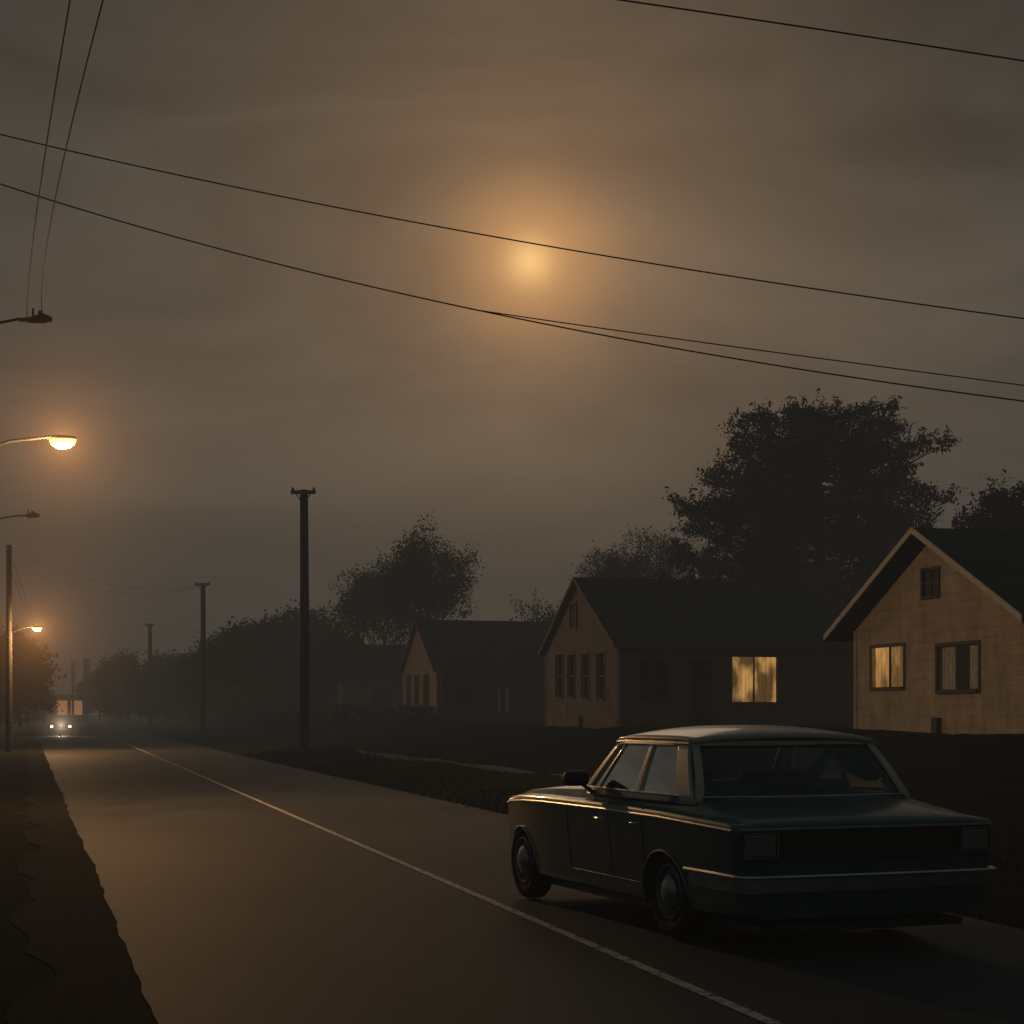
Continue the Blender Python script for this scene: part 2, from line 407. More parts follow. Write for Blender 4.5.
def house(X, Y, zb, w, L, ez, az, gmat, smat, tm, gw, sw, attic=None, ov=.45, fas=0):
    e = empty('house', (X, Y, zb), TH)
    ez -= zb; az -= zb; sl = (az-ez)/(w/2)
    A = Acc(); wall_grid(A, 'x', 0, 0, w, -.6, ez, [g[0] for g in gw])
    A.add([(0, 0, ez), (0, w, ez), (0, w/2, az)], [(0, 1, 2)])
    A.obj('gable_wall', gmat, e)
    A = Acc(); wall_grid(A, 'y', 0, 0, L, -.6, ez, [g[0] for g in sw])
    A.add([(0, w, -.6), (L, w, -.6), (L, w, ez), (0, w, ez)], [(0, 1, 2, 3)])
    A.add([(L, 0, -.6), (L, w, -.6), (L, w, ez), (L, w/2, az), (L, 0, ez)], [(0, 1, 2, 3, 4)])
    A.obj('side_walls', smat, e)
    for g in gw: window(e, 'x', 0, g[0], g[1], g[4] if len(g) > 4 else tm, g[2], g[3])
    for g in sw: window(e, 'y', 0, g[0], g[1], g[4] if len(g) > 4 else tm, g[2], g[3])
    th = .12; x0 = -ov; x1 = L+ov
    for s in (0, 1):
        def yy(y): return y if s == 0 else w-y
        e0 = (-ov, ez-sl*ov+.03); r0 = (w/2, az+.03)
        v = [(x0, yy(e0[0]), e0[1]), (x1, yy(e0[0]), e0[1]), (x1, yy(r0[0]), r0[1]), (x0, yy(r0[0]), r0[1])]
        v += [(p[0], p[1], p[2]+th) for p in v]
        f = [(0, 1, 2, 3), (4, 5, 6, 7), (0, 1, 5, 4), (1, 2, 6, 5), (2, 3, 7, 6), (3, 0, 4, 7)]
        mobj('roof', v, f, roofm, e)
        v = [(x0-.035, yy(e0[0]-.02), e0[1]-fas), (x0-.035, yy(r0[0]), r0[1]-fas), (x0-.035, yy(r0[0]), r0[1]+th+.01), (x0-.035, yy(e0[0]-.02), e0[1]+th+.01)]
        v += [(x0-.003, p[1], p[2]) for p in v]
        mobj('rake_board', v, f, tm, e)
        y0, y1 = sorted((yy(e0[0]-.035), yy(e0[0]-.003)))
        box('eave_board', x0, x1, y0, y1, e0[1]-.02, e0[1]+th, trim_d, e)
    A = Acc(); A.box(-.03, .07, -.03, -.003, -.5, ez-.01); A.box(-.03, -.003, 0, .1, -.5, ez-.01); A.box(-.03, -.003, w-.1, w+.02, -.5, ez-.01)
    A.obj('corner_boards', gmat, e)
    if attic:
        y0, y1, z0, z1 = attic
        A = Acc(); t = .06
        A.box(-.05, -.004, y0-t, y0, z0-t, z1+t); A.box(-.05, -.004, y1, y1+t, z0-t, z1+t); A.box(-.05, -.004, y0, y1, z1, z1+t); A.box(-.06, -.004, y0, y1, z0-t, z0)
        A.obj('attic_frame', trim_d, e)
        A = Acc(); A.box(-.03, -.012, (y0+y1)/2-.02, (y0+y1)/2+.02, z0, z1); A.box(-.031, -.012, y0, y1, (z0+z1)/2-.02, (z0+z1)/2+.02)
        A.obj('attic_bars', trim_d, e)
        box('attic_glass', -.011, -.006, y0, y1, z0, z1, glass_dk, e)
    A = Acc(); A.tube([(.2, -.06, -.4), (.2, -.06, ez-.25), (.2, -ov+.05, ez-.1)], .035, 6); A.obj('downpipe', trim_d, e)
    # vent pipe on the roof, meter box on the gable wall
    A = Acc(); A.tube([(L*.35, w*.3, ez+sl*w*.3), (L*.35, w*.3, ez+sl*w*.3+.5)], .05, 8); A.obj('vent_pipe', metal_dark, e)
    box('meter_box', -.12, -.003, w*.46, w*.46+.22, -.1, .35, metal_dark, e, .01)
    return e
def gy(u, X0, Y0):
    k = (u-512)/F; return (X0-k*Y0)/(math.sin(TH)+k*math.cos(TH))
def sx(u, X0, Y0):
    k = (u-512)/F; return (k*Y0-X0)/(math.cos(TH)-k*math.sin(TH))
def zat(v, d, zb): return pz(v, d)-zb
zb = 1.2
Xh, Yh = 9.58, 31.34
def gwn(ua, ub, va, vb):
    y1 = gy(ua, Xh, Yh); y0 = gy(ub, Xh, Yh); dm = Yh+(y0+y1)/2*math.cos(TH)
    return (y0, y1, zat(vb, dm, zb), zat(va, dm, zb))
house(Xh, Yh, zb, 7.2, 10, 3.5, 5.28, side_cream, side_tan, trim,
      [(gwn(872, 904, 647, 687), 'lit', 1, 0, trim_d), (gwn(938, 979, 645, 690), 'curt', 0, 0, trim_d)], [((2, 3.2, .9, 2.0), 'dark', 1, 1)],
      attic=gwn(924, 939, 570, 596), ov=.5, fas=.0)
Xh, Yh = 3.4, 54.5
def swn(ua, ub, va, vb):
    x0 = sx(ua, Xh, Yh); x1 = sx(ub, Xh, Yh); dm = Yh+(x0+x1)/2*math.sin(TH)
    return (x0, x1, zat(vb, dm, zb), zat(va, dm, zb))
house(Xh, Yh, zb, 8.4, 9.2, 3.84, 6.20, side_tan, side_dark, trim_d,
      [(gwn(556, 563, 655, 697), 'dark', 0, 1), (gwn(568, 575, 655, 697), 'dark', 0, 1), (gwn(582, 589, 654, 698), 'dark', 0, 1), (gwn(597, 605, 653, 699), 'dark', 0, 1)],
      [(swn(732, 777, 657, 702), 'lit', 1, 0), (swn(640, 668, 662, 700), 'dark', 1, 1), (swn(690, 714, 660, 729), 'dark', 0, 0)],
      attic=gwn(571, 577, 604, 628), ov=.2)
Xh, Yh = -3.56, 80.7
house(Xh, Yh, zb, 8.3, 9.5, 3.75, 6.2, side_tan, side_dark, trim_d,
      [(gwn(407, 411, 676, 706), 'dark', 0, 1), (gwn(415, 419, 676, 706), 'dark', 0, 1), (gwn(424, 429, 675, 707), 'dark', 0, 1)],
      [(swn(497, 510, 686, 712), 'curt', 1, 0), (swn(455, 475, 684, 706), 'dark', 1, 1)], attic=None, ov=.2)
for dn, hh in ((108, 3.7), (140, 3.6), (182, 3.6)):
    Xh, Yh = 17.9-K*dn, dn
    house(Xh, Yh, zb, 8, 9.5, hh, 6.1, side_tan, side_dark, trim_d, [((1.5, 2.4, .9, 2.1), 'dark', 0, 1), ((4.6, 5.6, .9, 2.1), 'dark', 0, 1)],
          [((2, 3.2, .9, 2), 'dark', 1, 0)], ov=.25)
e = empty('shop_building', (px(70, 330), 330, 0), .2)
box('walls', -3, 3, 0, 8, 0, 5.2, side_dark, e); box('roof', -3.4, 3.4, -.8, 8.4, 5.21, 5.6, roofm, e)
sm = emis('shop_light', (1, .40, .12), .6)
for i in range(2): box('shop_window', -2.6+i*2.8, -.5+i*2.8, -.05, -.003, 1.6, 4.4, sm, e)
e2 = empty('sign_post', (px(73, 300), 300, 0)); A = Acc(); A.tube([(0, 0, 0), (0, 0, 11)], .22, 8); A.box(-.3, .3, -.2, .2, 7.6, 11.2); A.obj('post_and_board', metal_dark, e2)
e2 = empty('sign_post', (px(87, 290), 290, 0)); A = Acc(); A.tube([(0, 0, 0), (0, 0, 11)], .2, 8); A.box(-.55, .55, -.2, .2, 2.6, 11.3); A.obj('post_and_board', metal_dark, e2)

# ------------------------------------------------------------ poles
def pole(name, X, Y, zb, top, r=.15, arm=.5, armz=.12):
    e = empty(name, (X, Y, zb), 0)
    A = Acc(); A.tube([(0, 0, -.5), (.02, 0, (top-zb)*.5), (0, 0, top-zb)], [r*1.12, r, r*.86], 14)
    A.obj('shaft', wood, e, 40)
    A = Acc(); h = top-zb
    A.box(-arm, arm, -r-.1, -r-.003, h-armz-.13, h-armz)
    for s in (-1, 1):
        A.tube([(s*arm*.85, -r-.05, h-armz), (s*arm*.85, -r-.05, h-armz+.10)], [.05, .035], 8)
    A.tube([(-arm*.6, -r-.02, h-armz-.1), (0, -r-.01, h-armz-.5)], .02, 5); A.tube([(arm*.6, -r-.02, h-armz-.1), (0, -r-.01, h-armz-.5)], .02, 5)
    A.obj('crossarm', metal_dark, e)
    return e
for u, d, top in ((304, 60.6, 9.62), (203, 103, 9.6), (150, 164, 10.4), (112, 270, 11)):
    pole('utility_pole', px(u, d), d, gh(8.7), top, .165 if d < 150 else .2, .46 if d > 62 else .44, .04)
lampm = emis('sodium_lens', (1.0, .54, .17), 2.8)
def lamp_head(A_body, A_lens, x, z, y=0, L=.5, w=.12):
    n = 10
    ring = []
    for i in range(n+1):
        s = i/n; ww = w*(.35+.65*math.sin(math.pi*min(1, .15+s*.85))**.6) if s < 1 else .02
        hz = .05*(.4+.6*math.sin(math.pi*min(.98, .1+s*.85)))
        ring.append([(x+L*s, y+ww*math.cos(t), z+(hz*max(0, math.sin(t))+.02*min(0, math.sin(t)))) for t in [2*math.pi*k/12 for k in range(12)]])
    v = [p for r_ in ring for p in r_]; f = [(i*12+k, i*12+(k+1) % 12, (i+1)*12+(k+1) % 12, (i+1)*12+k) for i in range(n) for k in range(12)]
    f += [tuple(range(12)), tuple(n*12+k for k in range(12))]
    A_body.add(v, f)
    v = []; f = []; m = 6
    for i in range(m+1):
        ph = math.pi/2*i/m
        for k in range(14):
            t = 2*math.pi*k/14; v.append((x+L*.55+.235*math.cos(t)*math.cos(ph), y+.12*math.sin(t)*math.cos(ph), z-.022-.17*math.sin(ph)))
    for i in range(m):
        for k in range(14): f.append((i*14+k, i*14+(k+1) % 14, (i+1)*14+(k+1) % 14, (i+1)*14+k))
    A_lens.add(v, f)
def halo_mat(col, amp, MR):  # self-glowing volume imitates light scattered in the air around a lamp
    glow_halo = bpy.data.materials.new('lamp_halo'); glow_halo.use_nodes = True; nt = glow_halo.node_tree; nt.nodes.clear()
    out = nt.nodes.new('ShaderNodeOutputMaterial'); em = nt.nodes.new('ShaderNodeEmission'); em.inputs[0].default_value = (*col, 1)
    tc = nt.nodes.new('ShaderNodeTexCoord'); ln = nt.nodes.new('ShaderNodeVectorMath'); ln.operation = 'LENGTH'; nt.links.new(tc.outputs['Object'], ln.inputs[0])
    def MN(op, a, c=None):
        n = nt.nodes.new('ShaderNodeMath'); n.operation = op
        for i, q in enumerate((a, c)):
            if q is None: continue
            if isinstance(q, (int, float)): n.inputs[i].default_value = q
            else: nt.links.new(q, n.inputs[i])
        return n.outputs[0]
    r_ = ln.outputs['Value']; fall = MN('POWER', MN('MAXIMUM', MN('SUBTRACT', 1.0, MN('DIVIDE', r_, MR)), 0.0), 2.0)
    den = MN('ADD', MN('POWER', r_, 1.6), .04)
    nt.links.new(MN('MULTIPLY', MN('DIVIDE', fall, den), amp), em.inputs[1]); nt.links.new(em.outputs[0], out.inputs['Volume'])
    return glow_halo
def halo_ball(e, loc, mt, R_):
    bm = bmesh.new(); bmesh.ops.create_icosphere(bm, subdivisions=3, radius=R_); me = bpy.data.meshes.new('glow_halo'); bm.to_mesh(me); bm.free()
    me.materials.append(mt); mo = bpy.data.objects.new('glow_halo', me); mo.location = loc; link(mo, e)
def street_lamp(px_, py_, top, heads, power, MR=4.0, amp=.065):
    e = empty('street_lamp', (px_, py_, 0), 0)
    A = Acc(); A.tube([(0, 0, -.3), (0, 0, top)], [.16, .12], 12); A.obj('shaft', wood, e, 40)
    for reach, z, lit in heads:
        A = Acc(); Lb = Acc()
        A.tube([(.1, 0, z-.25), (reach*.4, 0, z-.05), (reach-.45, 0, z+.02)], [.03, .026, .024], 8)
        if lit:
            lamp_head(A, Lb, reach-.5, z)
            Lb.obj('lens', lampm, e, 60)
        else:
            A.box(reach-.45, reach-.1, -.05, .05, z-.03, z+.03)
            A.tube([(reach-.3, 0, z), (reach-.05, 0, z+.03), (reach+.1, 0, z+.01)], [.05, .09, .04], 8)
            A.tube([(reach-.1, 0, z+.05), (reach-.1, 0, z+.16)], [.045, .03], 8)
            A.tube([(reach-.22, 0, z+.05), (reach-.22, 0, z+.2)], [.02, .02], 6)
        A.obj('arm_and_head', metal_dark, e, 40)
        if lit:
            l = bpy.data.lights.new('bulb', 'POINT'); l.energy = power; l.color = (1, .52, .21); l.shadow_soft_size = .12
            lo = bpy.data.objects.new('bulb', l); lo.location = (reach-.5+.29, 0, z-.34); link(lo, e)
            halo_ball(e, (reach-.22, 0, z-.08), halo_mat((1, .42, .12), amp, MR), MR)
    return e
street_lamp(-9.3, 29, 11.6, [(1.86, pz(438, 29), True), (1.35, pz(320, 29), None)], 1350, 4.6)
street_lamp(px(9, 75), 75, 9.1, [(1.46, pz(627, 75), True)], 2200, 9.0, .085)
street_lamp(-15.6, 50, 8.4, [(1.6, pz(516, 50), None)], 0)
pole('utility_pole', 11.4, 27, 1.0, 9.6)
pole('utility_pole', 8.3, 19, .5, 10.5)
pole('utility_pole', -6.6, 16.5, 0, 11.5)
# ------------------------------------------------------------ wires
def wire(name, pts, r):
    P = [Vector(p) for p in pts]; out = []
    if len(P) == 2: out = [P[0].lerp(P[1], i/20) for i in range(21)]
    else:
        for i in range(41):
            t = i/40; a, b_, c = P; tm = .5
            out.append(a*((t-tm)*(t-1)/(tm))+b_*(t*(t-1)/(tm*(tm-1)))+c*(t*(t-tm)/(1-tm)))
    A = Acc(); A.tube(out, r, 6); return A.obj(name, wirem, None, 60)
def R(u, v, d): return (px(u, d), d, pz(v, d))
wire('overhead_wire', [R(-30, 127, 29), R(530, 243, 28), R(1230, 345, 27)], .0120)
wire('overhead_wire', [R(-30, 174, 29), R(530, 321, 28), R(1230, 425, 27)], .0125)
wire('overhead_wire', [R(470, 309, 28.1), R(780, 353, 27.6), R(1230, 412, 27)], .010)
wire('overhead_wire', [R(-160, -105, 16.5), R(600, -3, 17.7), R(1254, 98, 19)], .009)
wire('overhead_wire', [R(27, 318, 29), R(70, 0, 17), (1.2, 2, 11.5)], .008)
wire('overhead_wire', [R(42, 312, 29), R(103, 0, 17), (2.2, 2, 11.2)], .008)
for s in (0, 1):
    a0 = (-15.6, 50, 8.2-s*.7); a1 = (px(9, 75), 75, 8.9-s*.7); a2 = (px(60, 200), 200, 9)
    m = lambda p, q, sg: tuple((np.array(p)+np.array(q))/2-np.array([0, 0, sg]))
    wire('overhead_wire', [a0, m(a0, a1, .35), a1], .009)
    wire('overhead_wire', [a1, m(a1, a2, 1.6), a2], .012)
    wire('overhead_wire', [a1, m(a1, (px(203, 103), 103, 9.4), .8), (px(203, 103), 103, 9.45)], .006)

# ------------------------------------------------------------ car
paint, nt, b = new_mat('car_paint')
n = noise(nt, 3, 6, .7, objco(nt)); r = ramp(nt, n.outputs['Fac'], [(.3, (.012, .070, .088)), (.75, (.022, .100, .118))])
nt.links.new(r.outputs[0], b.inputs['Base Color']); rr = ramp(nt, n.outputs['Fac'], [(.3, .26), (.75, .42)]); nt.links.new(rr.outputs[0], b.inputs['Roughness'])
b.inputs['Metallic'].default_value = .35; b.inputs['Coat Weight'].default_value = .5; b.inputs['Coat Roughness'].default_value = .12
paint_lit = simple('roof_paint_lit', (.50, .50, .42), .38, 0, var=.12, scale=3, coat=.3)  # cream of the warm light on the pillars is put into this colour
chrome = simple('chrome', (.60, .64, .63), .25, 1, var=.15)
steel = simple('bumper_steel', (.20, .27, .29), .30, .9, var=.25)
rimm = simple('wheel_steel', (.10, .12, .13), .4, .8, var=.2)
rubber = simple('rubber', (.012, .012, .012), .85, var=.2, spec=.2)
blackp = simple('black_trim', (.008, .014, .016), .5, var=.2)
seatm = simple('seat_vinyl', (.03, .027, .024), .7)
tailm = simple('lamp_lens', (.16, .17, .155), .15, var=.35, scale=30, coat=1)
head_on = emis('headlight_lit', (1, .80, .55), 14)
cg, nt, b = new_mat('car_glass')
nt.nodes.remove(b)
tr = nt.nodes.new('ShaderNodeBsdfTransparent'); tr.inputs[0].default_value = (.42, .46, .46, 1)
gl = nt.nodes.new('ShaderNodeBsdfGlossy'); gl.inputs['Roughness'].default_value = .03; gl.inputs['Color'].default_value = (.9, .9, .9, 1)
fr = nt.nodes.new('ShaderNodeFresnel'); fr.inputs['IOR'].default_value = 1.85
mix = nt.nodes.new('ShaderNodeMixShader'); nt.links.new(fr.outputs[0], mix.inputs[0]); nt.links.new(tr.outputs[0], mix.inputs[1]); nt.links.new(gl.outputs[0], mix.inputs[2])
nt.links.new(mix.outputs[0], nt.nodes['Material Output'].inputs['Surface'])

def patch(name, c00, c10, c11, c01, mat, parent, thick=.02, bow=(0, 0, 0), nu=10, nv=6, u=(0, 1), v=(0, 1)):
    c00, c10, c11, c01 = map(Vector, (c00, c10, c11, c01)); bw = Vector(bow)
    def P(a, c): return c00.lerp(c10, a).lerp(c01.lerp(c11, a), c)+bw*(4*a*(1-a)*.7+4*c*(1-c)*.3)
    vs = [P(u[0]+(u[1]-u[0])*i/nu, v[0]+(v[1]-v[0])*j/nv) for j in range(nv+1) for i in range(nu+1)]
    fs = [(j*(nu+1)+i, j*(nu+1)+i+1, (j+1)*(nu+1)+i+1, (j+1)*(nu+1)+i) for j in range(nv) for i in range(nu)]
    o = mobj(name, vs, fs, mat, parent, 60)
    if thick:
        m = o.modifiers.new('s', 'SOLIDIFY'); m.thickness = thick; m.offset = 0
    return o
def sweep(path, prof):
    v = []; f = []; n = len(prof); k = len(path)
    for i in range(k):
        a = Vector(path[max(i-1, 0)]); c = Vector(path[min(i+1, k-1)]); d = (c-a).normalized(); nrm = Vector((d.y, -d.x))
        for o, z in prof: v.append((path[i][0]+nrm.x*o, path[i][1]+nrm.y*o, z))
    for i in range(k-1):
        for j in range(n): f.append((i*n+j, i*n+(j+1) % n, (i+1)*n+(j+1) % n, (i+1)*n+j))
    f += [tuple(range(n)), tuple((k-1)*n+j for j in range(n))]
    return v, f
def lathe_wheel(parent, cx, cy, sgn, r=.335, w=.19):
    n = 40
    def lat(nm, prof, mt):
        v = [(cx+p[0]*math.cos(2*math.pi*i/n), cy+sgn*p[1], r+p[0]*math.sin(2*math.pi*i/n)) for i in range(n) for p in prof]
        k = len(prof); f = [(i*k+j, i*k+j+1, ((i+1) % n)*k+j+1, ((i+1) % n)*k+j) for i in range(n) for j in range(k-1)]
        mobj(nm, v, f, mt, parent, 40)
    lat('tyre', [(.20, -w/2+.02), (r-.06, -w/2), (r-.015, -w/2+.02), (r, -w/2+.05), (r, w/2-.05), (r-.015, w/2-.02), (r-.06, w/2), (.22, w/2-.012), (.20, w/2-.03)], rubber)
    lat('wheel_rim', [(.205, w/2-.03), (.20, w/2-.005), (.185, w/2-.002), (.17, w/2-.03), (.125, w/2-.028)], rimm)
    lat('hubcap', [(.125, w/2-.028), (.12, w/2-.004), (.08, w/2+.018), (.03, w/2+.026), (.0001, w/2+.027)], steel)
def car(name, x, y, rz, lights=False):
    e = empty(name, (x, y, .012), rz)
    WB = 2.85; x0 = -1.10; x1 = 3.32; HW = 1.02; ACZ = .25; ACR = .375
    def half(x):
        s = HW
        if x < -.2: s -= .020*((-.2-x)/.9)**2
        if x > 2.0: s -= .10*((x-2.0)/1.32)**2.2
        return s
    shx = [-1.1, -.9, 0, 1.0, 2.2, 2.9, 3.2, 3.32]; shz = [.872, .884, .912, .922, .918, .90, .87, .83]
    tcx = [-1.1, -1.03, -.9, -.3, 0, 1.6, 2.4, 3.0, 3.25, 3.32]; tcz = [.878, .90, .925, 1.02, 1.035, 1.04, 1.01, .955, .91, .86]
    xs = [x0, x0+.012, x0+.04]+list(np.arange(-.98, 3.2, .11))+[3.22, 3.28, 3.31, x1]
    secs = []
    for X in xs:
        w = half(X); sh = float(np.interp(X, shx, shz)); tc = float(np.interp(X, tcx, tcz)); bt = .20
        if X < -.5: bt = .20+.04*((-.5-X)/.6)
        if X > 3.2: bt = .28
        shr = 1.0; dz = 0
        e0 = min(X-x0, x1-X)
        if e0 < .04: shr = 1-.02*(1-e0/.04)**2; dz = .015*(1-e0/.04)**2
        w *= shr; sh -= dz; tc -= dz; bt += dz
        g = tc-sh
        h = [(0, bt), (w*.80, bt), (w*.925, bt+.05), (w*.950, bt+.16), (w*.970, .54), (w*.984, .66), (w*.992, .76), (w*.998, .82), (w*1.0, sh-.045), (w*.996, sh-.020), (w*.984, sh-.005), (w*.965, sh), (w*.935, sh+.002), (w*.90, sh+g*.15), (w*.875, sh+g*.42), (w*.84, sh+g*.66), (w*.60, sh+g*.92), (w*.3, tc-.001), (0, tc)]
        full = [(yy, zz) for yy, zz in h]+[(-yy, zz) for yy, zz in h[-2:0:-1]]
        secs.append([(X, p[0], p[1]) for p in full])
    n = len(secs[0]); v = [p for s in secs for p in s]
    f = [(i*n+j, i*n+(j+1) % n, (i+1)*n+(j+1) % n, (i+1)*n+j) for i in range(len(secs)-1) for j in range(n)]
    f += [tuple(range(n-1, -1, -1)), tuple((len(secs)-1)*n+j for j in range(n))]
    body = mobj('body', v, f, paint, e)
    bm = bmesh.new(); bm.from_mesh(body.data); bmesh.ops.recalc_face_normals(bm, faces=bm.faces); bm.to_mesh(body.data); bm.free()
    cut = Acc()
    for cx in (0, WB):
        for s in (-1, 1):
            cut.tube([(cx, s*.62, ACZ), (cx, s*1.3, ACZ)], ACR, 40)
    co_ = cut.obj('cut', blackp, e)
    bm = bmesh.new(); bm.from_mesh(co_.data); bmesh.ops.recalc_face_normals(bm, faces=bm.faces); bm.to_mesh(co_.data); bm.free()
    m = body.modifiers.new('bool', 'BOOLEAN'); m.operation = 'DIFFERENCE'; m.object = co_; m.solver = 'EXACT'
    dg_ = bpy.context.evaluated_depsgraph_get(); dg_.update()
    nm = bpy.data.meshes.new_from_object(body.evaluated_get(dg_)); body.modifiers.clear(); body.data = nm
    bpy.data.objects.remove(co_)
    nm.shade_smooth(); nm.set_sharp_from_angle(angle=math.radians(32))
    for cx in (0, WB):
        for s in (-1, 1): lathe_wheel(e, cx, s*(HW-.165), s)
    A = Acc()
    for cx in (0, WB):
        for s in (-1, 1):
            pts = []
            for t in np.linspace(.05, math.pi-.05, 26):
                z = ACZ+(ACR+.004)*math.sin(t); X = cx+(ACR+.004)*math.cos(t)
                wz = np.interp(z, [.25, .36, .54, .66], [.925, .950, .970, .984])
                pts.append((X, s*(half(X)*wz+.004), z))
            A.tube(pts, .009, 6)
    A.obj('arch_trim', steel, e, 50)
    A = Acc(); A.box(-1.02, 3.1, -.80, .80, .15, .199); A.tube([(0, -.75, .335), (0, .75, .335)], .05, 8); A.tube([(WB, -.75, .335), (WB, .75, .335)], .04, 8); A.obj('underbody', blackp, e)
    zb_ = 1.0; zt = 1.395
    BW = HW*.862; TW = HW-.28; RX0, RX1, BX0, BX1 = .06, 1.22, -.28, 1.66
    for s in (-1, 1):
        b0 = (BX0, s*BW, zb_-.04); b1 = (BX1, s*BW, zb_-.04); t1 = (RX1, s*TW, zt); t0 = (RX0, s*TW, zt)
        bow = (0, s*.03, 0)
        patch('side_glass', b0, b1, t1, t0, cg, e, 0, bow, u=(.10, .97), v=(.06, .95))
        bo = (0, s*.034, 0)
        def pp(nm_, uu, vv, mt=paint_lit, th=.035): patch(nm_, b0, b1, t1, t0, mt, e, th, bo, u=uu, v=vv)
        pp('c_pillar', (0, .12), (0, 1)); pp('b_pillar', (.44, .48), (0, 1), paint_lit, .03); pp('a_pillar', (.955, 1), (0, 1))
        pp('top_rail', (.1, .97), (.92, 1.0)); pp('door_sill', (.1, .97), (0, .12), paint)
        pp('quarter_bar', (.865, .878), (.05, .92), chrome, .02)
        pp('belt_chrome', (.0, 1.0), (.115, .14), chrome, .045)
    def ends(nm_, bx, tx, bowx):
        b0 = (bx, BW, zb_-.03); b1 = (bx, -BW, zb_-.03); t1 = (tx, -TW, zt); t0 = (tx, TW, zt)
        patch(nm_, b0, b1, t1, t0, cg, e, 0, (bowx, 0, 0), 16, 6, u=(.03, .97), v=(.05, .95))
        for uu, vv, mt in (((0, .035), (0, 1), paint_lit), ((.965, 1), (0, 1), paint_lit), ((.03, .97), (.94, 1), paint_lit), ((.03, .97), (0, .08), blackp), ((.035, .965), (.925, .94), chrome), ((.035, .965), (.08, .095), chrome)):
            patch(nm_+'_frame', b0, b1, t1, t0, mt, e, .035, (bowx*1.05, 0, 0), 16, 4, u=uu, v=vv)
    ends('rear_screen', BX0, RX0, -.10); ends('windscreen', BX1, RX1, .10)
    nu, nv = 24, 24; v = []
    cxr = (RX0+RX1)/2; hxr = (RX1-RX0)/2+.045
    for i in range(nu+1):
        for j in range(nv+1):
            a = -1+2*i/nu; c = -1+2*j/nv
            bowx = .08*(1-c*c)*(1 if a > 0 else -1)*abs(a)
            hw = TW+.025
            zz_ = zt-.012+.088*(1-abs(c)**2.6)**.9*(1-.6*abs(a)**2.6)+.010*(1-abs(a)**6)
            v.append((cxr+a*hxr+bowx*.9, c*hw*(1-.02*a*a), zz_))
    f = [(i*(nv+1)+j, i*(nv+1)+j+1, (i+1)*(nv+1)+j+1, (i+1)*(nv+1)+j) for i in range(nu) for j in range(nv)]
    o = mobj('roof', v, f, paint_lit, e, 50); m = o.modifiers.new('s', 'SOLIDIFY'); m.thickness = .03; m.offset = -1
    A = Acc()
    for s in (-1, 1): A.tube([(RX0-.04, s*(TW+.03), zt-.012), (cxr, s*(TW+.038), zt-.006), (RX1+.04, s*(TW+.03), zt-.012)], .009, 6)
    A.obj('drip_rail', chrome, e, 50)
    box('rear_shelf', -.16, .16, -.76, .76, 1.041, 1.048, blackp, e)
    for s in (-1, 1):
        box('front_seat', .86, 1.0, s*.40-.27, s*.40+.27, .80, 1.16, seatm, e, .05)
    box('rear_seat', .14, .30, -.66, .66, .80, 1.11, seatm, e, .05)
    A = Acc(); A.tube([(1.25+.03*math.sin(t), .40+.19*math.cos(t), 1.06+.16*math.sin(t)) for t in np.linspace(0, 2*math.pi, 25)], .012, 6); A.obj('steering_wheel', blackp, e, 60)
    box('dashboard', 1.32, 1.60, -.78, .78, 1.0, 1.06, blackp, e, .02)
    box('rear_view_mirror', 1.21, 1.235, -.12, .12, 1.28, 1.33, blackp, e, .01)
    prof = [(0, -.052), (.035, -.055), (.062, -.035), (.058, -.010), (.050, .002), (.060, .014), (.066, .030), (.040, .048), (0, .048)]
    def bump_path(bx, sg, side):
        pts = [(side, half(side)*.970), ((side+bx)/2, half(bx)*.98), (bx-sg*.13, half(bx)*.985), (bx-sg*.06, half(bx)*.975), (bx-sg*.015, half(bx)*.945), (bx, half(bx)*.88), (bx+sg*.02, .5), (bx+sg*.03, 0)]
        return pts+[(p[0], -p[1]) for p in pts[-2::-1]]
    p = bump_path(-1.13, -1, -.40); v, f = sweep(p[::-1], [(o_, .478+z_) for o_, z_ in prof]); mobj('rear_bumper', v, f, steel, e, 35)
    p = bump_path(3.36, 1, 3.16); v, f = sweep(p, [(o_, .50+z_) for o_, z_ in prof]); mobj('front_bumper', v, f, steel, e, 35)
    A = Acc(); pts = [(q[0], q[1]*1.014, .535) for q in bump_path(-1.19, -1, -.36)]
    A.tube(pts, .013, 6); A.obj('bumper_bead', chrome, e, 50)
    box('tail_panel', -1.112, -1.09, -HW*.93, HW*.93, .625, .825, blackp, e, .004)
    A = Acc(); A.box(-1.130, -1.10, -HW*.955, HW*.955, .838, .852); A.obj('tail_trim', chrome, e)
    for s in (-1, 1):
        c = s*(HW-.19)
        box('tail_lamp', -1.135, -1.11, c-.11, c+.11, .665, .810, tailm, e, .012)
        A = Acc(); A.box(-1.142, -1.112, c-.123, c-.112, .655, .821); A.box(-1.142, -1.112, c+.112, c+.123, .655, .821); A.box(-1.142, -1.112, c-.112, c+.112, .812, .821); A.box(-1.142, -1.112, c-.112, c+.112, .655, .664); A.obj('lamp_bezel', steel, e)
    A = Acc()
    for k in range(6):
        z = .650+k*.029; A.box(-1.117, -1.1125, -.68, .68, z, z+.005)
    A.obj('tail_ribs', metal_dark, e)
    A = Acc()
